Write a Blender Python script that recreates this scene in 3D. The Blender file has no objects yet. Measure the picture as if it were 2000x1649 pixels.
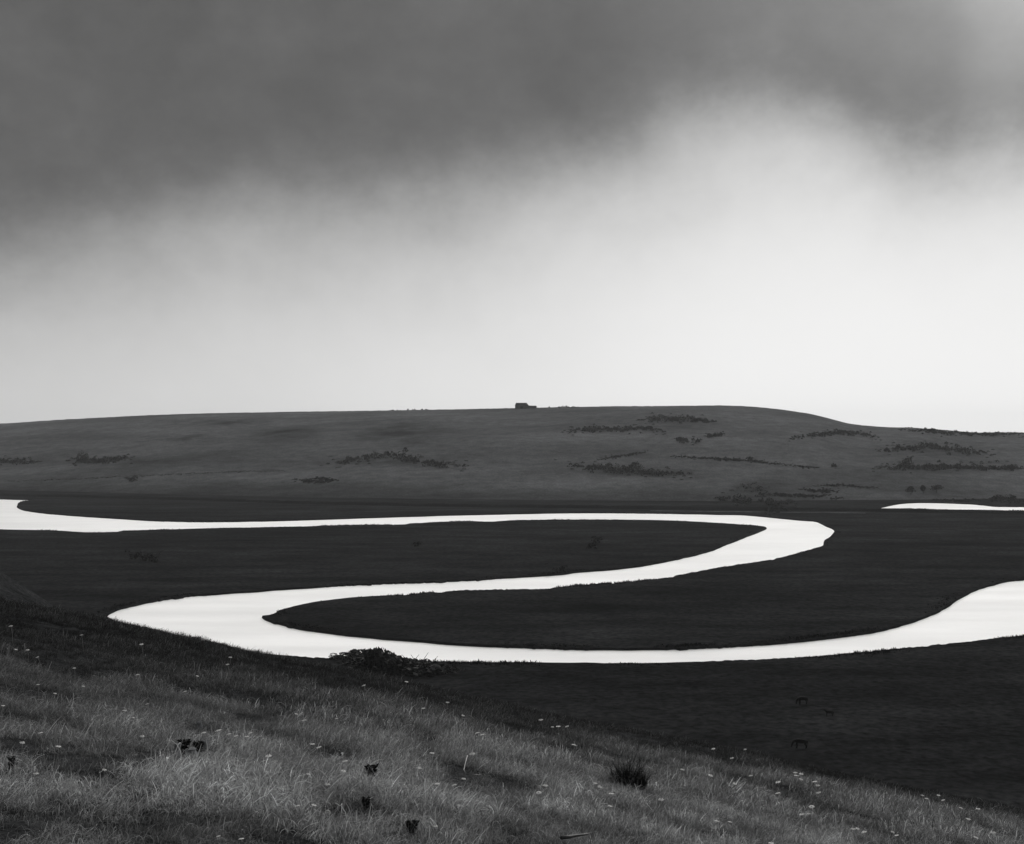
import bpy, bmesh, math, random
import numpy as np
from mathutils import Vector, Matrix, Euler
from mathutils.geometry import delaunay_2d_cdt

random.seed(11)
RNG = np.random.default_rng(11)
S = bpy.context.scene
COL = S.collection
R = math.radians

# ------------------------------------------------------------------ camera
HC = 41.5                      # eye height above the river
LENS = 50.0
FPX = 2000 * LENS / 36.0       # focal length in photo pixels
HOR = 838.0                    # row of the true horizon in the photo
cam = bpy.data.cameras.new('camera')
cam.lens = LENS; cam.sensor_width = 36.0; cam.sensor_fit = 'HORIZONTAL'
cam.clip_start = 0.2; cam.clip_end = 20000
camo = bpy.data.objects.new('camera', cam); COL.objects.link(camo)
PITCH = math.atan((HOR - 824.5) / FPX)      # slightly up
camo.location = (0, 0, HC); camo.rotation_euler = (R(90) + PITCH, 0, 0)
S.camera = camo

# ------------------------------------------------------------------ world / sky
SUN_AZ, SUN_EL = R(6), R(26)
W = bpy.data.worlds.new('World'); S.world = W; W.use_nodes = True
nt = W.node_tree; nt.nodes.clear()
def nd(t, typ, **kw):
    n = t.nodes.new(typ)
    for k, v in kw.items(): setattr(n, k, v)
    return n
def mth(t, op, a, b=None, c=None, clamp=False):
    n = t.nodes.new('ShaderNodeMath'); n.operation = op; n.use_clamp = clamp
    for i, v in enumerate((a, b, c)):
        if v is None: continue
        if isinstance(v, (int, float)): n.inputs[i].default_value = v
        else: t.links.new(v, n.inputs[i])
    return n.outputs[0]
def curve(t, val, pts, lo, hi):
    """piecewise smooth function of a value given as (x, y) pairs; x in lo..hi"""
    n = t.nodes.new('ShaderNodeFloatCurve')
    c = n.mapping.curves[0]
    ys = [p[1] for p in pts]; y0, y1 = min(ys), max(ys)
    P = [((x - lo) / (hi - lo), (y - y0) / max(1e-9, y1 - y0)) for x, y in pts]
    c.points[0].location = P[0]; c.points[1].location = P[-1]
    for p in P[1:-1]: c.points.new(*p)
    n.mapping.update()
    t.links.new(mth(t, 'DIVIDE', mth(t, 'SUBTRACT', val, lo), hi - lo, clamp=True), n.inputs['Value'])
    return mth(t, 'ADD', mth(t, 'MULTIPLY', n.outputs[0], y1 - y0), y0)
SKY_STRENGTH = 0.1
tc = nd(nt, 'ShaderNodeTexCoord')
sep = nd(nt, 'ShaderNodeSeparateXYZ'); nt.links.new(tc.outputs['Generated'], sep.inputs[0])
dx, dy, dz = sep.outputs
az = mth(nt, 'MULTIPLY', mth(nt, 'ARCTAN2', dx, dy), 180 / math.pi)
el = mth(nt, 'MULTIPLY', mth(nt, 'ARCSINE', dz), 180 / math.pi)
mp = nd(nt, 'ShaderNodeMapping'); mp.inputs['Scale'].default_value = (4.5, 4.5, 5.5)
nt.links.new(tc.outputs['Generated'], mp.inputs[0])
nz = nd(nt, 'ShaderNodeTexNoise'); nz.inputs['Scale'].default_value = 1.5; nz.inputs['Detail'].default_value = 9; nz.inputs['Roughness'].default_value = 0.64
nt.links.new(mp.outputs[0], nz.inputs['Vector'])
noi = mth(nt, 'SUBTRACT', nz.outputs['Fac'], 0.5)
# lower edge of the cloud bank (degrees) and how fast it pales below it, by bearing
edge = curve(nt, az, [(-60, 8.3), (-20, 8.6), (-12, 9.8), (-6, 10.4), (0, 11.4), (5, 12.8), (8.5, 13.6), (12, 13.1), (16, 11.8), (20, 11.3), (60, 11)], -60, 60)
soft = curve(nt, az, [(-60, 5.0), (-20, 3.7), (-10, 3.4), (0, 3.3), (10, 2.5), (20, 1.9), (60, 2.4)], -60, 60)
lite = curve(nt, az, [(-60, 0), (-3, 0.0), (4, .01), (9, .06), (13, .14), (17, .26), (21, .42), (30, .46), (60, .1)], -60, 60)
below = mth(nt, 'SUBTRACT', mth(nt, 'ADD', edge, mth(nt, 'MULTIPLY', noi, 3.2)), el)
q = mth(nt, 'DIVIDE', below, soft)
# softplus keeps the edge of the bank soft
sp = mth(nt, 'MULTIPLY', mth(nt, 'LOGARITHM', mth(nt, 'ADD', mth(nt, 'EXPONENT', mth(nt, 'MULTIPLY', q, 5.0)), 1.0), math.e), 0.2)
k = mth(nt, 'SUBTRACT', 1.0, mth(nt, 'EXPONENT', mth(nt, 'MULTIPLY', sp, -1.0)))
hi_ = curve(nt, az, [(-60, .85), (-20, .85), (-10, .87), (0, .915), (20, .95), (60, .94)], -60, 60)
bank = mth(nt, 'ADD', mth(nt, 'ADD', 0.368, mth(nt, 'MULTIPLY', noi, 0.22)), mth(nt, 'MULTIPLY', lite, mth(nt, 'MULTIPLY', mth(nt, 'SUBTRACT', el, 9.0), 0.125, clamp=True)))
val = mth(nt, 'ADD', bank, mth(nt, 'MULTIPLY', k, mth(nt, 'SUBTRACT', hi_, bank)))
lin = mth(nt, 'POWER', val, 2.25)
cl = nd(nt, 'ShaderNodeCombineColor')
for i, g in enumerate((1.0, 0.998, 0.992)):
    nt.links.new(mth(nt, 'MULTIPLY', lin, g / SKY_STRENGTH), cl.inputs[i])
sky = nd(nt, 'ShaderNodeTexSky', sky_type='NISHITA', sun_disc=False, sun_elevation=SUN_EL, sun_rotation=SUN_AZ)
bwn = nd(nt, 'ShaderNodeRGBToBW'); nt.links.new(sky.outputs[0], bwn.inputs[0])
mx = nd(nt, 'ShaderNodeMix', data_type='RGBA'); mx.inputs[0].default_value = 0.975
nt.links.new(bwn.outputs[0], mx.inputs[6]); nt.links.new(cl.outputs[0], mx.inputs[7])
bg = nd(nt, 'ShaderNodeBackground'); bg.inputs['Strength'].default_value = SKY_STRENGTH
nt.links.new(mx.outputs[2], bg.inputs['Color'])
nt.links.new(bg.outputs[0], nd(nt, 'ShaderNodeOutputWorld').inputs['Surface'])

# ------------------------------------------------------------------ sun behind the cloud bank
sun = bpy.data.lights.new('sun', 'SUN'); sun.energy = 2.4; sun.angle = R(60); sun.color = (1, .985, .96)
suno = bpy.data.objects.new('sun', sun); COL.objects.link(suno)
suno.rotation_euler = Vector((-math.sin(SUN_AZ) * math.cos(SUN_EL), -math.cos(SUN_AZ) * math.cos(SUN_EL), -math.sin(SUN_EL))).to_track_quat('-Z', 'Y').to_euler()
S.view_settings.view_transform = 'Standard'; S.view_settings.look = 'None'
S.view_settings.exposure = 0; S.view_settings.gamma = 1; S.view_settings.use_curve_mapping = False
S.render.engine = 'CYCLES'
S.cycles.max_bounces = 6; S.cycles.diffuse_bounces = 3; S.cycles.volume_bounces = 1; S.cycles.transmission_bounces = 4
HAZE_DENSITY = 0.00007

# ------------------------------------------------------------------ helpers
def tag(o, label=None, cat=None, group=None, kind=None):
    if label: o['label'] = label
    if cat: o['category'] = cat
    if group: o['group'] = group
    if kind: o['kind'] = kind
    return o
def link(name, me, mat=None, parent=None):
    o = bpy.data.objects.new(name, me); COL.objects.link(o)
    if mat is not None:
        for m in (mat if isinstance(mat, (list, tuple)) else [mat]): me.materials.append(m)
    if parent: o.parent = parent
    return o
def empty(name, loc):
    o = bpy.data.objects.new(name, None); COL.objects.link(o); o.location = loc; return o
def mesh_of(name, V, F, smooth=False):
    me = bpy.data.meshes.new(name)
    V = np.asarray(V, dtype=np.float32)
    if isinstance(F, np.ndarray):
        n, m = F.shape
        me.vertices.add(len(V)); me.vertices.foreach_set('co', V.ravel())
        me.loops.add(n * m); me.loops.foreach_set('vertex_index', F.astype(np.int32).ravel())
        me.polygons.add(n); me.polygons.foreach_set('loop_start', np.arange(0, n * m, m, dtype=np.int32))
        me.update(calc_edges=True)
    else:
        me.from_pydata(V.tolist(), [], F); me.update()
    if smooth: me.polygons.foreach_set('use_smooth', np.ones(len(me.polygons), dtype=bool))
    return me
def hash2(ix, iy, s):
    h = (ix.astype(np.int64) * 374761393 + iy.astype(np.int64) * 668265263 + s * 974634777) & 0xffffffff
    h = ((h ^ (h >> 13)) * 1274126177) & 0xffffffff
    return ((h ^ (h >> 16)) & 0xffff) / 65535.0
def vnoise(x, y, s=0):
    x = np.asarray(x, float); y = np.asarray(y, float)
    ix = np.floor(x); iy = np.floor(y); fx = x - ix; fy = y - iy
    fx = fx * fx * (3 - 2 * fx); fy = fy * fy * (3 - 2 * fy)
    a = hash2(ix, iy, s); b = hash2(ix + 1, iy, s); c = hash2(ix, iy + 1, s); d = hash2(ix + 1, iy + 1, s)
    return (a + (b - a) * fx) * (1 - fy) + (c + (d - c) * fx) * fy - 0.5
def fbm(x, y, s=0, o=3):
    v = 0; a = 1
    for i in range(o):
        v = v + a * vnoise(np.asarray(x) * 2 ** i, np.asarray(y) * 2 ** i, s + i); a *= .5
    return v
def interp(v, pts):
    p = np.array(pts, float); return np.interp(v, p[:, 0], p[:, 1])

def ray(px, py):
    """direction through a photo pixel, scaled so that y = 1"""
    v = Vector(((px - 1000) / FPX, (824.5 - py) / FPX, -1.0))
    v = Euler((R(90) + PITCH, 0, 0)).to_matrix() @ v
    return v.x / v.y, v.z / v.y
def flat(px, py, z=0.5):
    tx, tz = ray(px, py); y = (z - HC) / tz
    return tx * y, y

# ------------------------------------------------------------------ terrain functions
MZ = 0.5                                    # meadow level
RIDGE = [(-3000, 870), (-600, 850), (0, 828), (100, 822), (200, 816), (300, 811), (400, 808), (500, 806), (640, 804), (760, 802),
         (900, 799.5), (1000, 797.5), (1100, 796), (1240, 795), (1410, 793.5), (1460, 795), (1520, 800), (1580, 808), (1620, 818),
         (1660, 829), (1720, 834), (1800, 836.5), (1850, 840), (1900, 845.5), (1960, 844), (2000, 845), (2500, 850), (5000, 870)]
RD = [(-3000, 1500), (0, 1500), (1000, 1400), (1450, 1350), (1650, 1250), (1800, 1200), (2000, 1200), (5000, 1300)]
BD = [(-3000, 950), (0, 945), (300, 890), (600, 845), (1000, 815), (1400, 800), (1720, 815), (2000, 830), (5000, 850)]
def px_of(t): return 1000 + FPX * t
_smx = np.linspace(-3000, 5000, 1601)
_smr = np.convolve(np.pad(interp(_smx, RIDGE), 4, mode='edge'), np.ones(9) / 9, mode='valid')
def far_hill(x, y):
    x = np.asarray(x, float); y = np.asarray(y, float)
    t = x / np.maximum(y, 1); p = px_of(t)
    rd = interp(p, RD); bd = interp(p, BD)
    tz = (HOR - np.interp(p, _smx, _smr)) / FPX
    zr = HC + tz * rd
    u = (y - bd) / (rd - bd); uc = np.clip(u, 0, 1)
    s = np.sin(np.pi / 2 * uc) ** 1.12
    z = -0.4 + (zr + 0.4) * s
    z = z + (fbm(x / 130, y / 170, 5, 3) * 5.0 + fbm(x / 35, y / 60, 9, 2) * .8) * np.sin(np.pi * uc) ** 1.0 * np.clip(u * 4, 0, 1)
    over = np.clip(u - 1, 0, None) * (rd - bd)
    z = z - over * 0.03 - over ** 2 * 4e-5
    z = z + vnoise(x / 6, y / 6, 3) * .5 * np.clip(uc * 3, 0, 1)
    z = np.where(u < 0, -0.4 + u * 6, z)
    return np.maximum(z, -0.6)
CX = 0.00106
def fore_hill(x, y):
    x = np.asarray(x, float); y = np.asarray(y, float)
    yp = np.maximum(y, 0)
    xe = np.where(x < 0, 110 * np.tanh(x / 110), x)
    d = 1.7 + .111 * np.where(y < 0, 70 * np.tanh(y / 70), y) + .21 * xe + CX * yp ** 2
    d = d - 8.2 * np.exp(-((x + 44) / 15.0) ** 2 - ((y - 100) / 20.0) ** 2)
    z = HC - d
    z = z + fbm(x / 3.2, y / 3.2, 21, 3) * .16 * np.clip((y - 2) / 6, .3, 1)
    return np.clip(z, -1.0, 71)
def hit(px, py, lift=0.0, y0=3.0, y1=2000.0, which='all'):
    tx, tz = ray(px, py)
    ys = np.concatenate([np.arange(y0, 60, .02), np.arange(60, 300, .25), np.arange(300, y1, .6)])
    ys = ys[ys >= y0]
    zr = HC + tz * ys; xs = tx * ys
    g = np.full(ys.shape, MZ)
    if which in ('all', 'far'): g = np.maximum(g, far_hill(xs, ys))
    if which in ('all', 'fore'): g = np.maximum(g, fore_hill(xs, ys))
    i = np.nonzero(zr <= g + lift)[0]
    if len(i) == 0: return None
    i = i[0]
    return Vector((xs[i], ys[i], g[i]))

# ------------------------------------------------------------------ materials
def mat(name):
    m = bpy.data.materials.new(name); m.use_nodes = True
    t = m.node_tree; b = t.nodes['Principled BSDF']; return m, t, b
def grey(v, cool=0.03): return (v * (1 - cool), v, v * (1 + cool * 1.3), 1)
def set_col(t, b, val_socket, cool=0.03):
    c = t.nodes.new('ShaderNodeCombineColor')
    for i, g in enumerate((1 - cool, 1, 1 + cool * 1.3)): t.links.new(mth(t, 'MULTIPLY', val_socket, g), c.inputs[i])
    t.links.new(c.outputs[0], b.inputs['Base Color'])
def noise(t, scale, vec_scale=(1, 1, 1), detail=4, rough=.55, rot=0.0):
    tc = t.nodes.new('ShaderNodeTexCoord'); mp = t.nodes.new('ShaderNodeMapping')
    mp.inputs['Scale'].default_value = vec_scale; mp.inputs['Rotation'].default_value = (0, 0, rot)
    t.links.new(tc.outputs['Object'], mp.inputs[0])
    n = t.nodes.new('ShaderNodeTexNoise'); n.inputs['Scale'].default_value = scale; n.inputs['Detail'].default_value = detail; n.inputs['Roughness'].default_value = rough
    t.links.new(mp.outputs[0], n.inputs['Vector']); return n.outputs['Fac']
def turf_material(name, base, terms, bump=None, cool=.03, spec=.0):
    """terms: (scale, vec_scale, amplitude, rotation)"""
    m, t, b = mat(name)
    v = None
    for sc, vs, amp, ro in terms:
        x = mth(t, 'ADD', mth(t, 'MULTIPLY', mth(t, 'SUBTRACT', noise(t, sc, vs, rot=ro), .5), amp * 4.5), 1.0)
        v = x if v is None else mth(t, 'MULTIPLY', v, x)
    v = mth(t, 'MAXIMUM', mth(t, 'MULTIPLY', v, base), base * .25)
    set_col(t, b, v, cool)
    b.inputs['Roughness'].default_value = .95; b.inputs['Specular IOR Level'].default_value = spec
    if bump:
        bn = t.nodes.new('ShaderNodeBump'); bn.inputs['Strength'].default_value = bump[1]; bn.inputs['Distance'].default_value = bump[2]
        t.links.new(noise(t, bump[0], detail=3), bn.inputs['Height']); t.links.new(bn.outputs[0], b.inputs['Normal'])
    return m
M_MEADOW = turf_material('meadow_turf', .0215, [(.012, (1, 2.0, 1), .45, .1), (.07, (.7, 1.4, 1), .4, .3), (.9, (1, 1, 1), .6, 0), (.02, (.3, 3, 1), .25, .03)], (1.2, .5, .25))
M_HILL = turf_material('downland_turf', .122, [(.006, (1, 1.6, 1), .36, .2), (.02, (.7, 1.5, 1), .2, .04), (.12, (1, 1, 1), .26, 0), (.9, (1, 1, 1), .4, 0)], (.8, .4, .4))
t = M_HILL.node_tree; b = t.nodes['Principled BSDF']
src = b.inputs['Base Color'].links[0].from_socket
tc_ = t.nodes.new('ShaderNodeTexCoord'); sp_ = t.nodes.new('ShaderNodeSeparateXYZ'); t.links.new(tc_.outputs['Object'], sp_.inputs[0])
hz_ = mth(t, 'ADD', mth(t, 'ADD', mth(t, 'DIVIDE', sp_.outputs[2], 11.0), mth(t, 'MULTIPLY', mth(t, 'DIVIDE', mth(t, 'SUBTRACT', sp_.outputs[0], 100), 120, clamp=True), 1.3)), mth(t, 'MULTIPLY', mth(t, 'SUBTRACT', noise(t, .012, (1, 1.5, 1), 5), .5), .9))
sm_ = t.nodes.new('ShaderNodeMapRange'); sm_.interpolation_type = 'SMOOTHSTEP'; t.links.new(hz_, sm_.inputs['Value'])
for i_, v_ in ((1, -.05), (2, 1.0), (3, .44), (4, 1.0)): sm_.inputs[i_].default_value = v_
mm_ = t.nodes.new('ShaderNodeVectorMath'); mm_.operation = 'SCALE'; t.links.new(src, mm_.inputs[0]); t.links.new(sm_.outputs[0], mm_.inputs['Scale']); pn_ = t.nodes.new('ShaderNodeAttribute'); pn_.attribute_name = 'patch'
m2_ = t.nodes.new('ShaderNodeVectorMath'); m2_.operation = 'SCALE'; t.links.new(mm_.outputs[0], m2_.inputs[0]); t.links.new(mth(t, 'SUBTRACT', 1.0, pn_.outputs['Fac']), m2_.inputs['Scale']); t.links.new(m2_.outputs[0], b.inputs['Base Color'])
M_BANKTURF = turf_material('rough_bank_turf', .014, [(.1, (.4, 1, 1), .4, 0), (.8, (1, 1, 1), .5, 0)], (1.0, .6, .3))
M_MUD = turf_material('wet_bank_mud', .022, [(.4, (1, 1, 4), .5, 0)], None)
M_SOIL = turf_material('thatch_and_soil', .034, [(.5, (1, 1, 1), .4, 0), (4.0, (1, 1, 1), .5, 0), (30.0, (1, 1, 1), .6, 0)], (30, .7, .03))
M_PATH = turf_material('worn_path', .24, [(.3, (1, 1, 1), .5, 0), (.06, (1, 1, 1), .6, 0)])
def leaf_material(name, base):
    m, t, b = mat(name)
    gi = t.nodes.new('ShaderNodeNewGeometry')
    v = mth(t, 'MULTIPLY', mth(t, 'ADD', mth(t, 'MULTIPLY', gi.outputs['Random Per Island'], 1.1), .45), base)
    set_col(t, b, v); b.inputs['Roughness'].default_value = .8; b.inputs['Specular IOR Level'].default_value = .15
    return m
M_SCRUB = leaf_material('scrub_leaves', .007)
M_TREE = leaf_material('tree_leaves', .02)
M_BRAMBLE = leaf_material('bramble_leaves', .014)
M_RUSH = leaf_material('rush_blades', .022)
M_BARK, _t, _b = mat('bark'); set_col(_t, _b, mth(_t, 'MULTIPLY', noise(_t, 3, (1, 1, .3)), .09)); _b.inputs['Roughness'].default_value = .9
# silty tidal water; base whitened to stand in for the sky's reflection
M_WATER, t, b = mat('silty_sheen_water')
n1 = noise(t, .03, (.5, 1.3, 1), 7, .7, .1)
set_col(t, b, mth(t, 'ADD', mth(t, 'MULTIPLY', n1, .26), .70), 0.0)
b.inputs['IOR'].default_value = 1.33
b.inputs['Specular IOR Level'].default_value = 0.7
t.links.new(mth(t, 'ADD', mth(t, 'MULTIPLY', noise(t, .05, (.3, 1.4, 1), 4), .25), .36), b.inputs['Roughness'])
bn = t.nodes.new('ShaderNodeBump'); bn.inputs['Strength'].default_value = .25; bn.inputs['Distance'].default_value = .08
t.links.new(noise(t, 1.6, (1, 1.6, 1), 4), bn.inputs['Height']); t.links.new(bn.outputs[0], b.inputs['Normal'])

# ------------------------------------------------------------------ river outline -> valley floor with the river cut out
RIVER = [(-500, 962), (-200, 971), (0, 974), (30, 975), (62, 975.6), (64, 977), (45, 978.5), (35, 983), (33, 989), (48, 996), (100, 1003), (200, 1010), (300, 1016), (400, 1018),
         (500, 1017), (600, 1014.5), (700, 1011), (800, 1008), (900, 1005), (1000, 1003), (1100, 1001), (1200, 1001), (1300, 1002), (1400, 1004),
         (1450, 1005), (1500, 1009), (1560, 1015), (1595, 1018), (1615, 1027), (1630, 1035), (1622, 1048), (1609, 1056), (1608, 1065), (1590, 1071),
         (1560, 1080), (1500, 1094), (1400, 1109), (1300, 1128), (1250, 1134), (1200, 1138), (1130, 1142), (1080, 1148), (1065, 1150), (1000, 1151), (900, 1153),
         (800, 1160), (700, 1166), (640, 1172), (600, 1178), (560, 1188), (545, 1192), (530, 1199), (512, 1203), (516, 1206), (530, 1211), (560, 1220), (600, 1228),
         (700, 1240), (800, 1248.5), (900, 1256), (1000, 1260.5), (1100, 1263.5), (1200, 1265), (1300, 1264.5), (1400, 1261), (1500, 1255), (1600, 1246),
         (1700, 1233), (1760, 1219), (1800, 1206), (1840, 1188), (1870, 1168), (1900, 1153), (1940, 1140), (1970, 1133), (2000, 1130), (2200, 1118), (2600, 1110),
         (2600, 1190), (2200, 1228), (2000, 1242), (1950, 1246), (1900, 1253), (1800, 1262), (1700, 1272), (1600, 1281), (1500, 1287), (1400, 1291), (1300, 1294),
         (1200, 1295), (1100, 1294), (1000, 1293), (900, 1293), (800, 1291), (700, 1287), (600, 1283), (500, 1275), (400, 1262), (300, 1240), (230, 1215), (205, 1201),
         (210, 1197), (225, 1190), (250, 1183), (300, 1172), (360, 1163), (400, 1160), (500, 1153), (600, 1146), (680, 1140.5), (700, 1140), (800, 1136), (900, 1132),
         (1000, 1126), (1100, 1119.5), (1120, 1116), (1200, 1110), (1250, 1104), (1300, 1095), (1350, 1085), (1390, 1074), (1420, 1062), (1450, 1050), (1480, 1039),
         (1497, 1030.5), (1480, 1027), (1440, 1024), (1380, 1020), (1300, 1016.5), (1200, 1015), (1100, 1015), (1000, 1016), (960, 1019), (900, 1018), (800, 1022),
         (790, 1024.5), (700, 1025), (600, 1028), (500, 1030), (400, 1032), (300, 1035), (240, 1036.5), (230, 1039), (180, 1040), (100, 1036), (0, 1034), (-200, 1030), (-500, 1020)]
REACH = [(1720, 992.5), (1740, 986.5), (1765, 982.5), (1800, 981), (1850, 982), (1900, 984), (1925, 986.5), (1945, 988.5), (2000, 989), (2200, 990), (2600, 992), (2600, 1001), (2200, 999),
         (2000, 997.5), (1900, 995.5), (1840, 995), (1780, 993)]
def resample(poly, step=6.0, jit=.55, seed=1):
    P = np.array(poly, float); rg = np.random.default_rng(seed); out = []
    n = len(P); ph = 0
    for i in range(n):
        a, b_, c, d = P[i - 1], P[i], P[(i + 1) % n], P[(i + 2) % n]
        L = np.hypot(*(c - b_)); m = max(1, int(L / step))
        for j in range(m):
            u = j / m
            # Catmull-Rom with a little tension
            h = .5
            m1 = (c - a) * h; m2 = (d - b_) * h
            lim = L * 1.0
            for mm in (m1, m2):
                l = np.hypot(*mm)
                if l > lim: mm *= lim / l
            p = (2 * u ** 3 - 3 * u ** 2 + 1) * b_ + (u ** 3 - 2 * u ** 2 + u) * m1 + (-2 * u ** 3 + 3 * u ** 2) * c + (u ** 3 - u ** 2) * m2
            out.append(p)
    out = np.array(out)
    k_ = np.arange(len(out))
    w_ = np.clip(vnoise(k_ * .035, k_ * 0 + 11, seed) * 2.2 + .45, 0, 1)
    n1 = vnoise(k_ * .11, k_ * 0, seed) * .9 + vnoise(k_ * .8, k_ * 0 + 7, seed) * 1.5 * w_
    n1 = n1 + np.clip(vnoise(k_ * .31, k_ * 0 + 5, seed) - .3, 0, 1) * 9 * w_
    amp = np.clip((out[:, 1] - 960) / 150, .25, 1.0) * jit
    out[:, 1] += n1 * amp; out[:, 0] += vnoise(k_ * .5, k_ * 0 + 3, seed) * 3 * amp
    return out
def inside(pts, poly):
    x, y = pts[:, 0], pts[:, 1]; r = np.zeros(len(pts), bool); n = len(poly)
    for i in range(n):
        x1, y1 = poly[i - 1]; x2, y2 = poly[i]
        c = (y1 > y) != (y2 > y)
        with np.errstate(divide='ignore', invalid='ignore'):
            r ^= c & (x < (x2 - x1) * (y - y1) / (y2 - y1 + 1e-12) + x1)
    return r
polys = []
for poly, sd in ((RIVER, 3), (REACH, 8)):
    rp = resample(poly, 4.0, 1.1, sd)
    polys.append(np.array([flat(px, py, MZ) for px, py in rp]))
pts = []; edges = []
for P in polys:
    o = len(pts); n = len(P)
    pts += [Vector((float(a), float(b_))) for a, b_ in P]
    edges += [(o + i, o + (i + 1) % n) for i in range(n)]
nb = len(pts)
X0, X1, Y0, Y1 = -1500., 1500., 60., 1150.
for yy in np.concatenate([np.arange(Y0, 460, 25), np.arange(460, Y1 + 1, 45)]):
    for xx in np.arange(X0, X1 + 1, 75 if yy > 460 else 60):
        pts.append(Vector((float(np.clip(xx + RNG.uniform(-6, 6) * (X0 < xx < X1), X0, X1)), float(yy))))
cv, ce, cf, *_ = delaunay_2d_cdt(pts, edges, [], 0, 1e-4)
V2 = np.array([(v.x, v.y) for v in cv])
F = np.array([f for f in cf if len(f) == 3])
cen = V2[F].mean(1)
keep = ~(inside(cen, polys[0]) | inside(cen, polys[1]))
F = F[keep]
e1 = V2[F[:, 1]] - V2[F[:, 0]]; e2 = V2[F[:, 2]] - V2[F[:, 0]]
flip = (e1[:, 0] * e2[:, 1] - e1[:, 1] * e2[:, 0]) < 0
F[flip] = F[flip][:, ::-1]
V3 = np.column_stack([V2, np.full(len(V2), MZ)])
# banks: every open edge that borders the water drops to below the water line
cnt = {}
for f in F:
    for i in range(3):
        a, b_ = int(f[i]), int(f[(i + 1) % 3]); cnt[(a, b_)] = 1
bank_e = [(a, b_) for (a, b_) in cnt if (b_, a) not in cnt and not (V2[a][0] in (X0, X1) and V2[b_][0] in (X0, X1)) and not (V2[a][1] in (Y0, Y1) and V2[b_][1] in (Y0, Y1))]
low = {}
Vl = V3.tolist()
nrm = {}
for a, b_ in bank_e:
    d = V2[b_] - V2[a]; nn = np.array([d[1], -d[0]]); nn /= max(1e-6, np.hypot(*nn))
    for v in (a, b_): nrm[v] = nrm.get(v, 0) + nn
for v in nrm:
    nn = nrm[v] / max(1e-6, np.hypot(*nrm[v]))
    low[v] = len(Vl); Vl.append([V2[v][0] + nn[0] * .35, V2[v][1] + nn[1] * .35, -.5])
faces = F.tolist() + [[b_, a, low[a], low[b_]] for a, b_ in bank_e]
me = mesh_of('meadow', Vl, faces)
meadow = link('meadow', me, [M_MEADOW, M_MUD])
mi = np.zeros(len(faces), np.int32); mi[len(F):] = 1
me.polygons.foreach_set('material_index', mi)
tag(meadow, 'flat dark water meadow around the river bends', kind='structure')

cand = []
for v_ in list(nrm):
    nn = nrm[v_] / max(1e-6, np.hypot(*nrm[v_])); x_, y_ = V2[v_]
    if abs(x_) > .45 * y_ + 20: continue
    vig = float(np.clip(vnoise(x_ / 11, y_ / 11, 61) * 2.6 + .35, 0, 1))
    for k_ in range(int(7 * vig + RNG.uniform(0, 1.2))):
        off = RNG.uniform(.1, 1.8)
        cand.append((x_ + RNG.normal(0, 1.1) - nn[0] * off, y_ + RNG.normal(0, 1.1) - nn[1] * off, vig))
cand = np.array(cand); cand = cand[~inside(cand[:, :2], polys[0]) & ~inside(cand[:, :2], polys[1])]
BV, BF = [], []
for bx_, by_, vig in cand:
    hc_ = RNG.uniform(.08, .3) * (.7 + 1.2 * vig ** 3)
    for q_ in range(4):
        h_ = hc_ * RNG.uniform(.6, 1.2); a_ = RNG.uniform(0, 3.14); w_ = RNG.uniform(.05, .16); lx, ly = RNG.normal(0, .14, 2); qx, qy = bx_ + RNG.normal(0, .22), by_ + RNG.normal(0, .1)
        o_ = len(BV); BV += [(qx - w_ * math.cos(a_), qy - w_ * math.sin(a_), MZ - .06), (qx + w_ * math.cos(a_), qy + w_ * math.sin(a_), MZ - .06), (qx + lx, qy + ly, MZ + h_)]; BF.append([o_, o_ + 1, o_ + 2])
bgr = link('bank_grass', mesh_of('bank_grass', BV, np.array(BF)), M_BANKTURF)
tag(bgr, 'ragged dark grass fringing the river banks', kind='stuff')
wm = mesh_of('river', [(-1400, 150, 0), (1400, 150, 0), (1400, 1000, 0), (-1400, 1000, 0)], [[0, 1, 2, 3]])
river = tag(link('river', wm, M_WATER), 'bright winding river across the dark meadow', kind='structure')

# ------------------------------------------------------------------ far hill
ts = np.concatenate([np.linspace(-1.4, -.42, 60, endpoint=False), np.linspace(-.42, .42, 900), np.linspace(.42, 1.4, 60)[1:]])
us = np.concatenate([np.linspace(-.06, 1.0, 200), np.linspace(1.0, 2.3, 30)[1:]])
Tm, Um = np.meshgrid(ts, us)
pm = px_of(Tm); Ym = interp(pm, BD) + Um * (interp(pm, RD) - interp(pm, BD)); Xm = Tm * Ym
Zm = far_hill(Xm, Ym)
nc, nr = len(ts), len(us)
idx = np.arange(nc * nr).reshape(nr, nc)
Q = np.column_stack([idx[:-1, :-1].ravel(), idx[:-1, 1:].ravel(), idx[1:, 1:].ravel(), idx[1:, :-1].ravel()])
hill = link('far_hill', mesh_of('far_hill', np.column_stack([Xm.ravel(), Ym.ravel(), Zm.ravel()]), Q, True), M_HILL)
rowv = HOR - FPX * (Zm - HC) / Ym; patch = np.zeros_like(Zm)
for a_, b_, wx_, wy_, k_ in ((430, 826, 110, 7, .5), (370, 856, 60, 8, .55), (560, 846, 75, 14, .5), (780, 846, 90, 24, .55), (1160, 873, 120, 14, .25), (1480, 955, 70, 16, .5), (760, 902, 150, 9, .45), (1240, 922, 120, 10, .4), (1820, 892, 130, 26, .3), (1320, 836, 120, 14, .3), (300, 902, 330, 6, .3)):
    patch = np.maximum(patch, k_ * np.exp(-((pm - a_) / wx_) ** 2 - ((rowv - b_) / wy_) ** 2) * (1 + 1.1 * fbm(Xm / 18, Ym / 30, 71, 3)))
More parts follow.
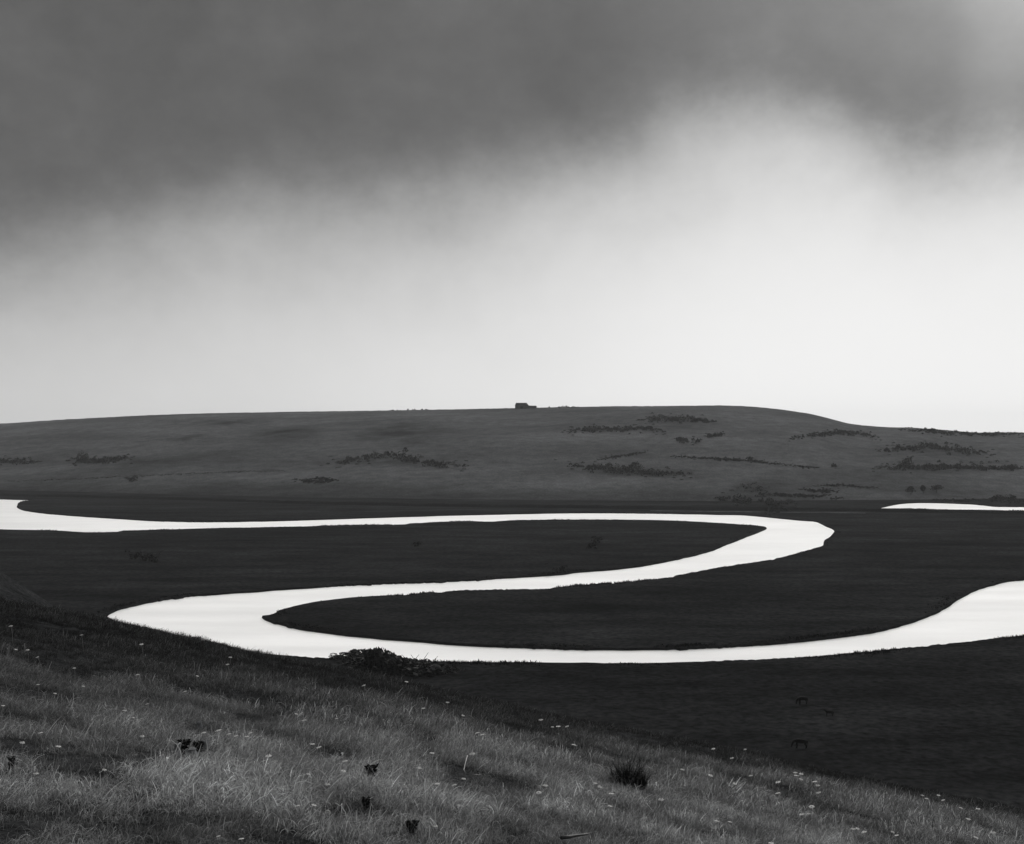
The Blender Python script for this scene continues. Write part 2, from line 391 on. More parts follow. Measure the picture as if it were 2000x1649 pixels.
pa = hill.data.attributes.new('patch', 'FLOAT', 'POINT'); pa.data.foreach_set('value', np.clip(patch, 0, .8).astype(np.float32).ravel())
tag(hill, 'long low grassy hill behind the river', kind='structure')
pl = mesh_of('distant_ground', [(-3400, -500, -.9), (3400, -500, -.9), (3400, 3000, -.9), (-3400, 3000, -.9)], [[0, 1, 2, 3]])
tag(link('distant_ground', pl, M_MEADOW), 'level land beyond the hill', kind='structure')

# embankment along the foot of the hill and the worn path beside it
EMB = [(-300, 966), (0, 969), (150, 971), (300, 974.5), (450, 979), (600, 984), (800, 988), (1000, 990.5), (1200, 993), (1400, 995.5), (1560, 997), (1690, 998.5), (1800, 1000.5), (1950, 1003), (2300, 1006)]
def strip(name, pxpts, prof, material, zf, step=5.0, wob=1.0, seed=0):
    P = []
    for x in np.arange(pxpts[0][0], pxpts[-1][0] + .1, step):
        P.append(flat(x, float(interp(x, pxpts)), MZ))
    P = np.array(P); n = len(P); Vv = []; Ff = []; m = len(prof)
    for i, (x, y) in enumerate(P):
        y = y + float(vnoise(i * .15, 0, seed)) * wob
        for (off, h) in prof:
            hh = h * (1 + .35 * float(vnoise(i * .4, off, seed + 4)))
            Vv.append((x, y + off, zf(x, y + off) + hh))
    for i in range(n - 1):
        for j in range(m - 1):
            Ff.append([i * m + j, (i + 1) * m + j, (i + 1) * m + j + 1, i * m + j + 1])
    return link(name, mesh_of(name, Vv, Ff, True), material)
emb = strip('embankment', EMB, [(-5, -.3), (-2.6, .7), (-1.0, 1.3), (1.0, 1.35), (3, .6), (5, -.3)], M_BANKTURF, lambda x, y: MZ, wob=3)
tag(emb, 'low flood bank of rough dark grass at the foot of the hill', kind='structure')
PATH = [(1270, 998.0), (1330, 998.5), (1400, 999.3), (1500, 1000.4), (1600, 1001.4), (1690, 1002.5)]
pth = strip('path', PATH, [(-.8, .03), (0, .04), (.8, .03)], M_PATH, lambda x, y: max(MZ, float(far_hill(x, y))), seed=3)
tag(pth, 'narrow pale worn path along the flood bank', kind='structure')

# ------------------------------------------------------------------ near hillside
def graded(lo, a, b_, hi, fine, coarse):
    return np.concatenate([np.arange(lo, a, coarse), np.arange(a, b_, fine), np.arange(b_, hi + .1, coarse)])
gx = graded(-260, -26, 26, 260, .22, 5); gy = graded(-120, 4, 62, 330, .22, 4)
GX, GY = np.meshgrid(gx, gy); GZ = fore_hill(GX, GY)
nc, nr = len(gx), len(gy); idx = np.arange(nc * nr).reshape(nr, nc)
Q = np.column_stack([idx[:-1, :-1].ravel(), idx[:-1, 1:].ravel(), idx[1:, 1:].ravel(), idx[1:, :-1].ravel()])
nh = link('near_hillside', mesh_of('near_hillside', np.column_stack([GX.ravel(), GY.ravel(), GZ.ravel()]), Q, True), M_SOIL)
tag(nh, 'near grassy slope falling to the right', kind='structure')

# ------------------------------------------------------------------ things lying in the grass (placed first: the grass keeps off them)
CLEAR = []
def rock_mesh(name, seed, sx, sy, sz):
    bm = bmesh.new(); bmesh.ops.create_icosphere(bm, subdivisions=3, radius=1)
    rg = np.random.default_rng(seed); o = rg.uniform(-9, 9, 3)
    from mathutils import noise as mn
    for v in bm.verts:
        p = v.co.copy(); k_ = 1 + .45 * mn.noise(p * 1.1 + Vector(o)) + .16 * mn.noise(p * 3.1 + Vector(o))
        v.co = Vector((p.x * sx, p.y * sy, p.z * sz)) * k_
        if v.co.z < 0: v.co.x *= 1 - v.co.z / sz * .7; v.co.y *= 1 - v.co.z / sz * .7; v.co.z *= .09 / sz
    me = bpy.data.meshes.new(name); bm.to_mesh(me); bm.free(); return me
M_DARKSTONE = turf_material('dark_flint', .012, [(20, (1, 1, 1), .5, 0)], (60, .5, .01))
M_CHALK = turf_material('weathered_chalk', .30, [(18, (1, 1, 1), .35, 0), (70, (1, 1, 1), .3, 0)], (50, .6, .01))
stones = [(347, 1457, 13, 12, 'pale chalk lump at the left end of the little chalk heap', M_CHALK),
          (374, 1466, 22, 9, 'pale flat chalk lump in front of the two dark weeds', M_CHALK),
          (399, 1449, 16, 8, 'pale chalk lump behind the flat dark weed', M_CHALK),
          (390, 1413, 10, 8, 'small grey chalk lump above the little chalk heap', M_CHALK)]
for i, (px, py, w, h, lab, m) in enumerate(stones):
    p = hit(px, py, .07, which='fore')
    s = p.y / FPX
    o = link('stone', rock_mesh('stone', 50 + i, w * s * .5, w * s * .42, h * s * .5), m)
    o.location = (p.x, p.y, p.z + .07); o.rotation_euler = (0, .2 * random.uniform(-1, 1), random.uniform(0, 6))
    tag(o, lab, 'stone', 'chalk lumps in the foreground grass')
    CLEAR.append((p.x, p.y, .16, .45))
WEEDS = [(725, 1509, 26, 26, 'larger round dark weed in the grass left of centre'), (715, 1566, 18, 16, 'small dark weed below the larger round one left of centre'),
         (804, 1611, 26, 13, 'flat dark weed near the bottom edge, left of centre'), (360, 1453, 25, 13, 'dark weed against the left side of the chalk heap'),
         (388, 1455, 22, 10, 'flat dark weed between the pale chalk lumps'), (22, 1484, 16, 12, 'small dark weed at the left edge of the grass')]  # dark ink marks, modelled as small leafy weeds
for px, py, w, h, lab in WEEDS:
    p = hit(px, py, .09, which='fore'); CLEAR.append((p.x, p.y, .08, .2))

def tube(path, rad, seg=6):
    Vv = []; Ff = []
    for i, p in enumerate(path):
        p = Vector(p); a = Vector(path[max(0, i - 1)]); b_ = Vector(path[min(len(path) - 1, i + 1)])
        d = (b_ - a).normalized(); u = d.orthogonal().normalized(); w = d.cross(u)
        r = rad[i] if isinstance(rad, (list, tuple)) else rad
        for k_ in range(seg):
            an = 2 * math.pi * k_ / seg; Vv.append(tuple(p + u * (r * math.cos(an)) + w * (r * math.sin(an))))
    for i in range(len(path) - 1):
        for k_ in range(seg):
            Ff.append([i * seg + k_, i * seg + (k_ + 1) % seg, (i + 1) * seg + (k_ + 1) % seg, (i + 1) * seg + k_])
    Ff.append(list(range(seg))[::-1]); Ff.append([(len(path) - 1) * seg + k_ for k_ in range(seg)])
    return Vv, Ff
M_STICK, t, b = mat('dead_wood'); set_col(t, b, mth(t, 'ADD', mth(t, 'MULTIPLY', noise(t, 40, (1, 1, 1)), .03), .008)); b.inputs['Roughness'].default_value = .7
M_STRAW, t, b = mat('bleached_straw'); set_col(t, b, mth(t, 'ADD', mth(t, 'MULTIPLY', noise(t, 60, (1, 1, 1)), .2), .22), 0); b.inputs['Roughness'].default_value = .8
def twig(pix, lift, r, m, lab, cat, name):
    P = []
    for px, py in pix:
        h = hit(px, py, lift, which='fore'); P.append((h.x, h.y, h.z + lift))
    base = Vector(P[0])
    P = [tuple(Vector(p) - base) for p in P]
    rad = [r * (1 - .5 * i / (len(P) - 1)) for i in range(len(P))]
    v, f = tube(P, rad); o = link(name, mesh_of(name, v, f, True), m); o.location = base; tag(o, lab, cat)
    for p in P: CLEAR.append((base.x + p[0], base.y + p[1], .08, .45))
twig([(1096, 1637), (1112, 1635), (1125, 1633), (1138, 1631), (1150, 1629)], .18, .012, M_STICK, 'dark crooked stick lying across the grass at the bottom edge', 'stick', 'stick')
twig([(913, 1476), (909, 1490), (906, 1504), (909, 1510), (917, 1512), (928, 1513), (940, 1514)], .20, .0040, M_STRAW, 'bent pale straw stalk shaped like a hook in the grass', 'stalk', 'straw_stalk')
# the little white ring of dried petal or feather
arc = []
for i in range(11):
    a = R(200 - 250 * i / 10); arc.append((640 + 4.6 * math.cos(a), 1588 - 4.6 * math.sin(a)))
M_WHITE, t, b = mat('white_petal'); set_col(t, b, mth(t, 'ADD', mth(t, 'MULTIPLY', noise(t, 90), .1), .82), 0); b.inputs['Roughness'].default_value = .6
tr_ = t.nodes.new('ShaderNodeBsdfTranslucent'); tr_.inputs[0].default_value = (.85, .85, .85, 1); ms_ = t.nodes.new('ShaderNodeMixShader'); ms_.inputs[0].default_value = .22
t.links.new(b.outputs[0], ms_.inputs[1]); t.links.new(tr_.outputs[0], ms_.inputs[2]); t.links.new(ms_.outputs[0], t.nodes['Material Output'].inputs['Surface'])
P0 = hit(640, 1588, .20, which='fore'); s_ = P0.y / FPX
Pa = [((a - 640) * s_, 0, (1588 - c) * s_) for a, c in arc]
v, f = tube(Pa, .0034); o = link('feather', mesh_of('feather', v, f, True), M_WHITE); o.location = P0 + Vector((0, 0, .20))
tag(o, 'white curled feather like an open ring in the grass near the bottom', 'feather')
CLEAR.append((P0.x, P0.y, .06, .5))

# ------------------------------------------------------------------ white flowers
FLOWERS = [(74,1337),(108,1354),(361,1350),(287,1375),(243,1387),(261,1401),(79,1431),(115,1457),(397,1430),(426,1426),(447,1433),(461,1437),(482,1438),(489,1431),(278,1437),
 (579,1394),(594,1406),(657,1403),(610,1453),(623,1459),(674,1485),(671,1505),(603,1511),(640,1531),(581,1574),(614,1572),(426,1634),(471,1639),(70,1510),(204,1503),(6,1378),(163,1340),
 (44,1450),(524,1476),(21,1222),(31,1268),(54,1269),(73,1283),(145,1304),(159,1240),(450,1283),(444,1297),(276,1258),(386,1320),(268,1317),
 (844,1470),(922,1471),(819,1499),(932,1431),(943,1434),(906,1520),(854,1530),(887,1532),(1065,1533),(1052,1548),(1163,1529),(1172,1536),(1194,1549),(1192,1574),(1291,1561),(851,1613),
 (1122,1454),(1333,1502),(794,1331),(710,1338),(874,1371),(827,1383),(905,1397),(1079,1419),(1090,1418),(1107,1418),(1056,1405),
 (1388,1514),(1436,1530),(1466,1514),(1519,1527),(1519,1548),(1553,1508),(1565,1511),(1555,1514),(1565,1521),(1591,1526),(1597,1533),(1598,1547),(1585,1575),(1566,1590),(1579,1588),
 (1400,1603),(1426,1605),(1666,1618),(1675,1618),(1688,1624),(1744,1624),(1506,1646),(1810,1559),(1802,1553),(1833,1553),(1842,1562),(1877,1577),(1910,1579),(1892,1599),(1939,1625),
 (1751,1631),(1907,1635),(1455,1463),(1393,1462),(1429,1480)]
def flower_mesh(seed):
    rg = random.Random(seed); Vv = []; Ff = []
    n = rg.choice((7, 8, 9))
    cup = rg.uniform(-.4, -.15)
    for k_ in range(n):
        a = 2 * math.pi * k_ / n + rg.uniform(-.12, .12); w = .36; L = rg.uniform(.85, 1.1)
        o_ = len(Vv)
        for (r, s) in ((.18, -.4), (.75, -1), (1.0, -.35), (1.0, .35), (.75, 1), (.18, .4)):
            Vv.append((math.cos(a) * r * L - math.sin(a) * s * w, math.sin(a) * r * L + math.cos(a) * s * w, cup * r * r + rg.uniform(-.03, .03)))
        Ff.append([o_ + i for i in range(6)])
    o_ = len(Vv)
    for k_ in range(8): Vv.append((.22 * math.cos(k_ * math.pi / 4), .22 * math.sin(k_ * math.pi / 4), .06))
    Vv.append((0, 0, .16))
    for k_ in range(8): Ff.append([o_ + k_, o_ + (k_ + 1) % 8, o_ + 8])
    npet = len(Ff)
    tv, tf = tube([(0, 0, 0), (.3, .1, -3), (.2, 0, -7), (0, 0, -11)], .07, 4)
    o_ = len(Vv); Vv += tv; Ff += [[o_ + i for i in f] for f in tf]
    me = mesh_of('white_flower', Vv, Ff)
    me.materials.append(M_WHITE); me.materials.append(M_STRAW)
    for i, p in enumerate(me.polygons): p.material_index = 0 if i < npet - 8 else 1
    return me
LAND = [('dark bramble thicket', 780, 1310), ('dark rush clump', 1226, 1505), ('hooked straw stalk', 915, 1500), ('dark crooked stick', 1123, 1633),
        ('curled white feather', 640, 1588), ('larger round dark weed', 725, 1509), ('little chalk heap', 365, 1453), ('dark weed at the left edge', 22, 1484),
        ('left end of the crest', 40, 1230), ('bottom left corner', 60, 1640), ('bottom right corner', 1960, 1640), ('nearest dark horse', 1563, 1462), ('dark weed near the bottom edge', 804, 1611)]
ORD = ['nearest to it'] + [w + ' nearest to it' for w in 'second third fourth fifth sixth seventh eighth ninth tenth eleventh twelfth thirteenth fourteenth fifteenth sixteenth seventeenth eighteenth nineteenth twentieth'.split()]
names = {}
for i, (px, py) in enumerate(FLOWERS):
    d, k_ = min((math.hypot(px - a, (py - b_) * 1.5), j) for j, (_, a, b_) in enumerate(LAND))
    nm, a, b_ = LAND[k_]
    side = ('left of' if px < a else 'right of') if abs(px - a) > abs(py - b_) * 1.5 else ('above' if py < b_ else 'below')
    names.setdefault((nm, side), []).append((d, i))
FLAB = {}
for (nm, side), L_ in names.items():
    for r, (_, i) in enumerate(sorted(L_)): FLAB[i] = 'white flower %s the %s, %s' % (side, nm, ORD[r] if len(L_) > 1 else 'alone on that side')
fms = [flower_mesh(i) for i in range(6)]
for i, (px, py) in enumerate(FLOWERS):
    lift = random.uniform(.17, .23)
    p = hit(px, py, lift, which='fore', y1=80)
    if p is None or p.y > 62: continue
    o = bpy.data.objects.new('white_flower', fms[i % 6]); COL.objects.link(o)
    r = min(.038, (random.uniform(4.6, 6.4) * (.75 if py < 1420 else 1)) * p.y / FPX)
    o.location = (p.x, p.y, p.z + lift); o.scale = (r, r, r)
    o.rotation_euler = (random.uniform(-.15, .22), random.uniform(-.3, .3), random.uniform(-.4, .4))
    tag(o, FLAB[i], 'flower', 'white flowers in the foreground grass')

# ------------------------------------------------------------------ grass (stuff): blade tufts spread over the near slope
M_GRASS, t, b = mat('grass_blades')
at = t.nodes.new('ShaderNodeAttribute'); at.attribute_type = 'INSTANCER'; at.attribute_name = 'tone'
ab = t.nodes.new('ShaderNodeAttribute'); ab.attribute_type = 'GEOMETRY'; ab.attribute_name = 'blade'
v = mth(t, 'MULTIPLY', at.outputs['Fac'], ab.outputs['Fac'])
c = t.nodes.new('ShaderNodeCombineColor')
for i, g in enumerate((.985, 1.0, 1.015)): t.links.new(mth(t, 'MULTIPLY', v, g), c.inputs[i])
t.nodes.remove(b)
df = t.nodes.new('ShaderNodeBsdfDiffuse'); tr = t.nodes.new('ShaderNodeBsdfTranslucent'); mxs = t.nodes.new('ShaderNodeMixShader'); mxs.inputs[0].default_value = .35
t.links.new(c.outputs[0], df.inputs[0]); t.links.new(c.outputs[0], tr.inputs[0]); t.links.new(df.outputs[0], mxs.inputs[1]); t.links.new(tr.outputs[0], mxs.inputs[2])
t.links.new(mxs.outputs[0], t.nodes['Material Output'].inputs['Surface'])
TUFTS = bpy.data.collections.new('tuft_sources')
def tuft(name, n, rad, hmin, hmax, wid, lean, pale, seed, segs=4, heads=0):
    rg = np.random.default_rng(seed); Vv = []; Ff = []; B = []
    for i in range(n):
        a = rg.uniform(0, 6.283); r = rad * math.sqrt(rg.uniform()); x, y = r * math.cos(a), r * math.sin(a)
        L = rg.uniform(hmin, hmax); th = rg.normal(.35, 1.3); l0 = rg.uniform(.05, .5) * lean; bend = rg.uniform(.2, 2.1) * lean
        w = wid * rg.uniform(.6, 1.3); tone = (rg.uniform(.35, 1.0) ** 1.4) if rg.uniform() > pale else rg.uniform(1.3, 2.4)
        px_, py_, pz_ = x, y, -.02; ang = l0; o_ = len(Vv)
        sx, sy = -math.sin(th), math.cos(th); tw = rg.uniform(-.8, .8)
        sx, sy = -math.sin(th + tw), math.cos(th + tw)
        for s in range(segs + 1):
            u = s / segs; ww = w * (1 - u ** 1.6) * .5 + .0004
            Vv += [(px_ - sx * ww, py_ - sy * ww, pz_), (px_ + sx * ww, py_ + sy * ww, pz_)]
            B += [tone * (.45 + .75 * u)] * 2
            st = L / segs; px_ += math.cos(th) * math.sin(ang) * st; py_ += math.sin(th) * math.sin(ang) * st; pz_ += math.cos(ang) * st
            ang += bend / segs
        for s in range(segs):
            q_ = o_ + 2 * s; Ff.append([q_, q_ + 1, q_ + 3, q_ + 2])
        if i < heads:   # seed head
            for h in range(9):
                o2 = len(Vv); jx, jy, jz = rg.normal(0, .006, 3); zz = pz_ - h * .012
                q0 = np.array([px_ + jx, py_ + jy, zz + jz]); d1 = rg.normal(0, .003, 3); d2 = rg.normal(0, .002, 3) + np.array([0, 0, .009])
                for pnt in (q0 - d1, q0 + d2, q0 + d1, q0 - d2): Vv.append(tuple(pnt))
                B += [tone * 1.15] * 4; Ff.append([o2, o2 + 1, o2 + 2, o2 + 3])
    me = mesh_of(name, Vv, np.array(Ff))
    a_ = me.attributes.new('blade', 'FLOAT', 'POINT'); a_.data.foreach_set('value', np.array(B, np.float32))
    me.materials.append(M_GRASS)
    o = bpy.data.objects.new(name, me); TUFTS.objects.link(o); return o
# picks 0-4 fine near turf, 5-6 tall pale stalks, 7-9 coarser far turf
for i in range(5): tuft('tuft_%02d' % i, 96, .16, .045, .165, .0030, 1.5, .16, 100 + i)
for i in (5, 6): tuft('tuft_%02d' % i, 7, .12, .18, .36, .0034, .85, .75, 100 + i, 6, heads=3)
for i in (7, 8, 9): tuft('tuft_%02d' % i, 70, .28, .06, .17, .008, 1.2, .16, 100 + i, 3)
def dark_band(x, y):
    """1 beyond a ragged line across the slope, where the grass tone drops"""
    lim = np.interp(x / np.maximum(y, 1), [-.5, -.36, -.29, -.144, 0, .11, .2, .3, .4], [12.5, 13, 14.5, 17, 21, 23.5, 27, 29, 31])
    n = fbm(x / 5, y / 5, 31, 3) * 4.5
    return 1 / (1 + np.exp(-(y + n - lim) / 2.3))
PX, PY, PICK, SC, TONE = [], [], [], [], []
def scatter(ya, yb, dens, picks, smin, smax, tmul=1.0, clump=.6, tmax=.46):
    A = tmax * (yb * yb - ya * ya); n = int(A * dens)
    y = np.sqrt(RNG.uniform(ya * ya, yb * yb, n)); x = RNG.uniform(-tmax, tmax, n) * y
    cl = fbm(x / .55, y / .8, 41, 3); c2 = fbm(x / 2.6, y / 3.2, 47, 2)
    ok = RNG.uniform(0, 1, n) < np.clip(.8 + cl * clump * 1.4, .4, 1); x, y, cl, c2 = x[ok], y[ok], cl[ok], c2[ok]; n = len(x)
    sc = .86 * RNG.uniform(smin, smax, n) * np.clip(1 + cl * .9, .5, 1.5)
    tn = np.clip(1 + cl * 1.1 + c2 * .35, .35, 2.0) * RNG.uniform(.75, 1.25, n) * tmul
    tn = tn * (1 + 1.0 * np.exp(-((x + 2.9) / 1.2) ** 2 - ((y - 8.6) / 1.5) ** 2) - .18 * np.clip((x - 2) / 4, 0, 1))   # paler patch at lower left, slightly darker to the right
    ds = dark_band(x, y)
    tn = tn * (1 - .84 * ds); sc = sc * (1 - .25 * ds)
    keep = np.ones(n, bool); trod = np.ones(n)
    for (a, b_, r0, k_) in CLEAR:
        d = np.hypot(x - a, (y - b_)); keep &= d > r0
        front = (np.abs(x - a) < k_ * .6) & (y < b_) & (y > b_ - k_ * 2.0)
        trod = np.where(front, .55, trod)
    sc = sc * trod
    PX.append(x[keep]); PY.append(y[keep]); SC.append(sc[keep]); TONE.append(tn[keep]); PICK.append(RNG.choice(picks, int(keep.sum())))
scatter(6.5, 16, 125, [0, 1, 2, 3, 4], .7, 1.25)
scatter(16, 30, 64, [0, 1, 2, 3, 4, 7, 8, 9], .7, 1.25)
scatter(30, 64, 16, [7, 8, 9], .75, 1.3)
scatter(6.5, 28, 1.5, [5, 6], .55, 1.0, .55, .3)
scatter(28, 60, 1.0, [5, 6], .6, 1.0, .5, .3)
PX = np.concatenate(PX); PY = np.concatenate(PY); SC = np.concatenate(SC); TONE = np.concatenate(TONE); PICK = np.concatenate(PICK)
n = len(PX); PZ = fore_hill(PX, PY)
gm = bpy.data.meshes.new('grass'); gm.vertices.add(n); gm.vertices.foreach_set('co', np.column_stack([PX, PY, PZ]).astype(np.float32).ravel())
def attr(me, nm, typ, arr):
    a = me.attributes.new(nm, typ, 'POINT'); a.data.foreach_set('vector' if typ == 'FLOAT_VECTOR' else 'value', np.ascontiguousarray(arr).ravel())
GRASS_TONE = .455
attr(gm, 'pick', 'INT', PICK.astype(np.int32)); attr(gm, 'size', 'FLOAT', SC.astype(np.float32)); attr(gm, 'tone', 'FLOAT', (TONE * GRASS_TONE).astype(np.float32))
attr(gm, 'turn', 'FLOAT_VECTOR', np.column_stack([RNG.normal(0, .12, n), RNG.normal(.12, .14, n), RNG.normal(0, 1.1, n)]).astype(np.float32))
grass = link('grass', gm, M_GRASS); tag(grass, 'rough tussocky grass on the near slope', kind='stuff')
ng = bpy.data.node_groups.new('grass_scatter', 'GeometryNodeTree')
ng.interface.new_socket('Geometry', in_out='INPUT', socket_type='NodeSocketGeometry'); ng.interface.new_socket('Geometry', in_out='OUTPUT', socket_type='NodeSocketGeometry')
gi, go = ng.nodes.new('NodeGroupInput'), ng.nodes.new('NodeGroupOutput')
ci = ng.nodes.new('GeometryNodeCollectionInfo'); ci.inputs['Collection'].default_value = TUFTS; ci.inputs['Separate Children'].default_value = True; ci.inputs['Reset Children'].default_value = True
ip = ng.nodes.new('GeometryNodeInstanceOnPoints'); ip.inputs['Pick Instance'].default_value = True
def named(nm, typ):
    x = ng.nodes.new('GeometryNodeInputNamedAttribute'); x.data_type = typ; x.inputs['Name'].default_value = nm
    return x.outputs['Attribute']
e2r = ng.nodes.new('FunctionNodeEulerToRotation')
ng.links.new(named('turn', 'FLOAT_VECTOR'), e2r.inputs[0])
ng.links.new(gi.outputs[0], ip.inputs['Points']); ng.links.new(ci.outputs[0], ip.inputs['Instance'])
ng.links.new(named('pick', 'INT'), ip.inputs['Instance Index']); ng.links.new(e2r.outputs[0], ip.inputs['Rotation']); ng.links.new(named('size', 'FLOAT'), ip.inputs['Scale'])
ng.links.new(ip.outputs[0], go.inputs[0])
md = grass.modifiers.new('scatter', 'NODES'); md.node_group = ng

# ------------------------------------------------------------------ foliage clumps, thickets, trees
def leaves(V_, F_, c, rx, ry, rz, n, size, rg, base=0.0):
    """n leaf clumps spread through a lumpy half-dome volume"""
    d = rg.normal(0, 1, (n, 3)); d /= np.linalg.norm(d, axis=1)[:, None]
    d[:, 2] = np.abs(d[:, 2]) if base == 0 else d[:, 2]
    r = rg.uniform(.35, 1.0, n) ** .5
    p = d * r[:, None] * np.array([rx, ry, rz]) + np.array(c)
    for q_ in p:
        u = rg.normal(0, 1, 3); u /= np.linalg.norm(u); w = np.cross(u, rg.normal(0, 1, 3)); w /= np.linalg.norm(w)
        s = size * rg.uniform(.5, 1.3); o_ = len(V_)
        V_ += [tuple(q_ - u * s), tuple(q_ + w * s * .6), tuple(q_ + u * s), tuple(q_ - w * s * .6)]
        F_.append([o_, o_ + 1, o_ + 2, o_ + 3])
def thicket(name, label, cat, path, thick, group=None, m=M_SCRUB, per=60, seed=0, taper=True, minh=.5, step=None, loose=.22, wide=1.0):
    """a low mass of bushes following a line on the ground; thick = photo rows it covers"""
    rg = np.random.default_rng(abs(hash(label)) % 1000 if seed is None else seed + int(path[0][0]) * 7 + int(path[0][1]))
    V_, F_, SV, SF = [], [], [], []
    path = np.array(path, float); seg = np.hypot(*(path[1:] - path[:-1]).T); L = seg.sum()
    cum = np.concatenate([[0], np.cumsum(seg)])
    stp = step or max(1.3, thick * .2); k_ = max(3, int(L / stp)); base = None
    for i in range(k_ + 1):
        s = L * i / k_; px = np.interp(s, cum, path[:, 0]) + rg.normal(0, stp * .3); py = np.interp(s, cum, path[:, 1]) + rg.normal(0, thick * .16)
        e = 1.0; stray = rg.uniform() < loose
        if stray: py += rg.choice((-1, 1)) * thick * rg.uniform(.3, .8); px += rg.normal(0, thick * .8)
        if taper: e = .25 + .75 * min(1, min(i, k_ - i) / (k_ * .3 + .1))
        th = thick * e * rg.uniform(.5, 1.1) * (1 + .9 * float(vnoise(i * .33, seed, int(path[0][0])))) * (.5 if stray else 1)
        p = hit(px, py + th * .4, 0, y0=120)
        if p is None: continue
        if base is None: base = p.copy()
        sc = p.y / FPX; h = max(minh * e, th * sc * .85); w = max(stp * sc * 1.5, h * .75) * wide
        n_ = int(per * rg.uniform(.7, 1.3)); c = p - base
        leaves(V_, F_, (c.x, c.y, c.z - .1), w, max(w, h * .9), h, n_, min(.6, max(.22 * h, sc * .7)), rg)
        if i % 3 == 0:
            for _ in range(2):
                a = rg.uniform(0, 6.28); tv, tf = tube([(c.x, c.y, c.z - .2), (c.x + .2 * w * math.cos(a), c.y + .2 * w * math.sin(a), c.z + h * .4), (c.x + .5 * w * math.cos(a), c.y + .5 * w * math.sin(a), c.z + h * .85)], [.09, .06, .03], 4)
                o_ = len(SV); SV += tv; SF += [[o_ + q_ for q_ in f] for f in tf]
    r = empty(name, base); tag(r, label, cat, group)
    link('foliage', mesh_of('foliage', V_, np.array(F_)), m, r)
    if SF: link('stem', mesh_of('stem', SV, SF), M_BARK, r)['kind'] = 'stuff'
    return r
G1 = 'dark scrub on the far hill'  # much of this scrub is modelled on dark ink marks
thicket('ink_mark_gorse', 'flat dark gorse thicket at the left edge of the hill', 'thicket', [(-40, 899), (20, 900), (80, 901)], 11, G1)
thicket('ink_mark_gorse', 'dark gorse thicket with a tall knob, right of the left edge thicket', 'thicket', [(130, 898), (175, 899), (215, 897), (262, 893)], 11, G1)
thicket('thorn_bush', 'tall dark thorn bush rising from the knobbed gorse thicket', 'bush', [(154, 890), (160, 889), (168, 890)], 22, G1, step=2)
thicket('thorn_bush', 'small dark thorn bush alone on the lower left slope', 'bush', [(247, 934), (255, 935), (268, 932)], 10, G1)
thicket('hedge', 'longer of two short dark hedges low on the hill', 'hedge', [(572, 936), (600, 939), (646, 942)], 6, G1)
thicket('hedge', 'shorter of two short dark hedges low on the hill', 'hedge', [(610, 934), (635, 936), (662, 938)], 6, G1)
thicket('ink_mark_gorse', 'long arched dark gorse thicket midway up the hill, left of centre', 'thicket', [(640, 906), (700, 896), (740, 888), (775, 888), (810, 899), (850, 906), (915, 909)], 15, G1)
thicket('ink_mark_gorse', 'thin dark gorse thicket high on the slope, right of the barn', 'thicket', [(1098, 843), (1140, 838), (1200, 838), (1260, 836), (1300, 843)], 10, G1)
thicket('ink_mark_gorse', 'dark gorse thicket just under the rounded hilltop', 'thicket', [(1245, 822), (1290, 816), (1330, 817), (1400, 823)], 11, G1)
thicket('ink_mark_gorse', 'compact dark gorse thicket below the hilltop', 'thicket', [(1318, 857), (1345, 859), (1370, 862)], 11, G1)
thicket('hedge', 'short dark hedge beside the compact gorse thicket below the hilltop', 'hedge', [(1375, 850), (1395, 850), (1416, 847)], 6, G1)
thicket('ink_mark_gorse', 'thick dark gorse belt in the middle of the lower slope', 'thicket', [(1105, 910), (1170, 912), (1230, 917), (1270, 922), (1350, 926)], 14, G1)
thicket('thorn_bush', 'small dark thorn bush on top of the thick gorse belt', 'bush', [(1236, 906), (1241, 906), (1246, 907)], 11, G1)
thicket('hedge', 'thin broken hedge climbing above the thick gorse belt', 'hedge', [(1165, 899), (1200, 892), (1240, 886), (1262, 884)], 5, G1)
thicket('hedge', 'long thin hedge line crossing the right half of the slope', 'hedge', [(1310, 891), (1380, 895), (1460, 899), (1510, 905), (1545, 909)], 5, G1)
thicket('hedge', 'short run of dotted hedge at the lower end of the long hedge line', 'hedge', [(1550, 909), (1575, 912), (1600, 913)], 4, G1)
thicket('thorn_bush', 'dark thorn bush standing in the long thin hedge line', 'bush', [(1461, 895), (1466, 894), (1471, 896)], 12, G1)
thicket('thorn_bush', 'lone small thorn bush beyond the end of the long hedge line', 'bush', [(1624, 911), (1628, 911), (1632, 912)], 10, G1)
thicket('ink_mark_gorse', 'arched dark gorse thicket below the falling end of the hilltop', 'thicket', [(1542, 856), (1590, 849), (1645, 843), (1690, 848), (1718, 856)], 8, G1)
thicket('ink_mark_gorse', 'upper of two broad gorse thickets at the right edge', 'thicket', [(1712, 880), (1760, 874), (1815, 871), (1870, 877), (1945, 888)], 12, G1)
thicket('ink_mark_gorse', 'lower of two broad gorse thickets at the right edge', 'thicket', [(1704, 913), (1780, 911), (1850, 911), (1920, 912), (2030, 912)], 12, G1)
thicket('thorn_bush', 'tall leaning thorn bush above the lower broad gorse thicket', 'bush', [(1763, 906), (1772, 900), (1782, 894)], 16, G1, step=2)
thicket('hedge', 'dark hedge along the ridge at the far right', 'hedge', [(1755, 838), (1800, 840), (1860, 845), (1930, 848), (2010, 846)], 8, G1)
thicket('hedge', 'low hedge on the ridge left of the barn', 'hedge', [(762, 801), (790, 799), (835, 800)], 4, G1)
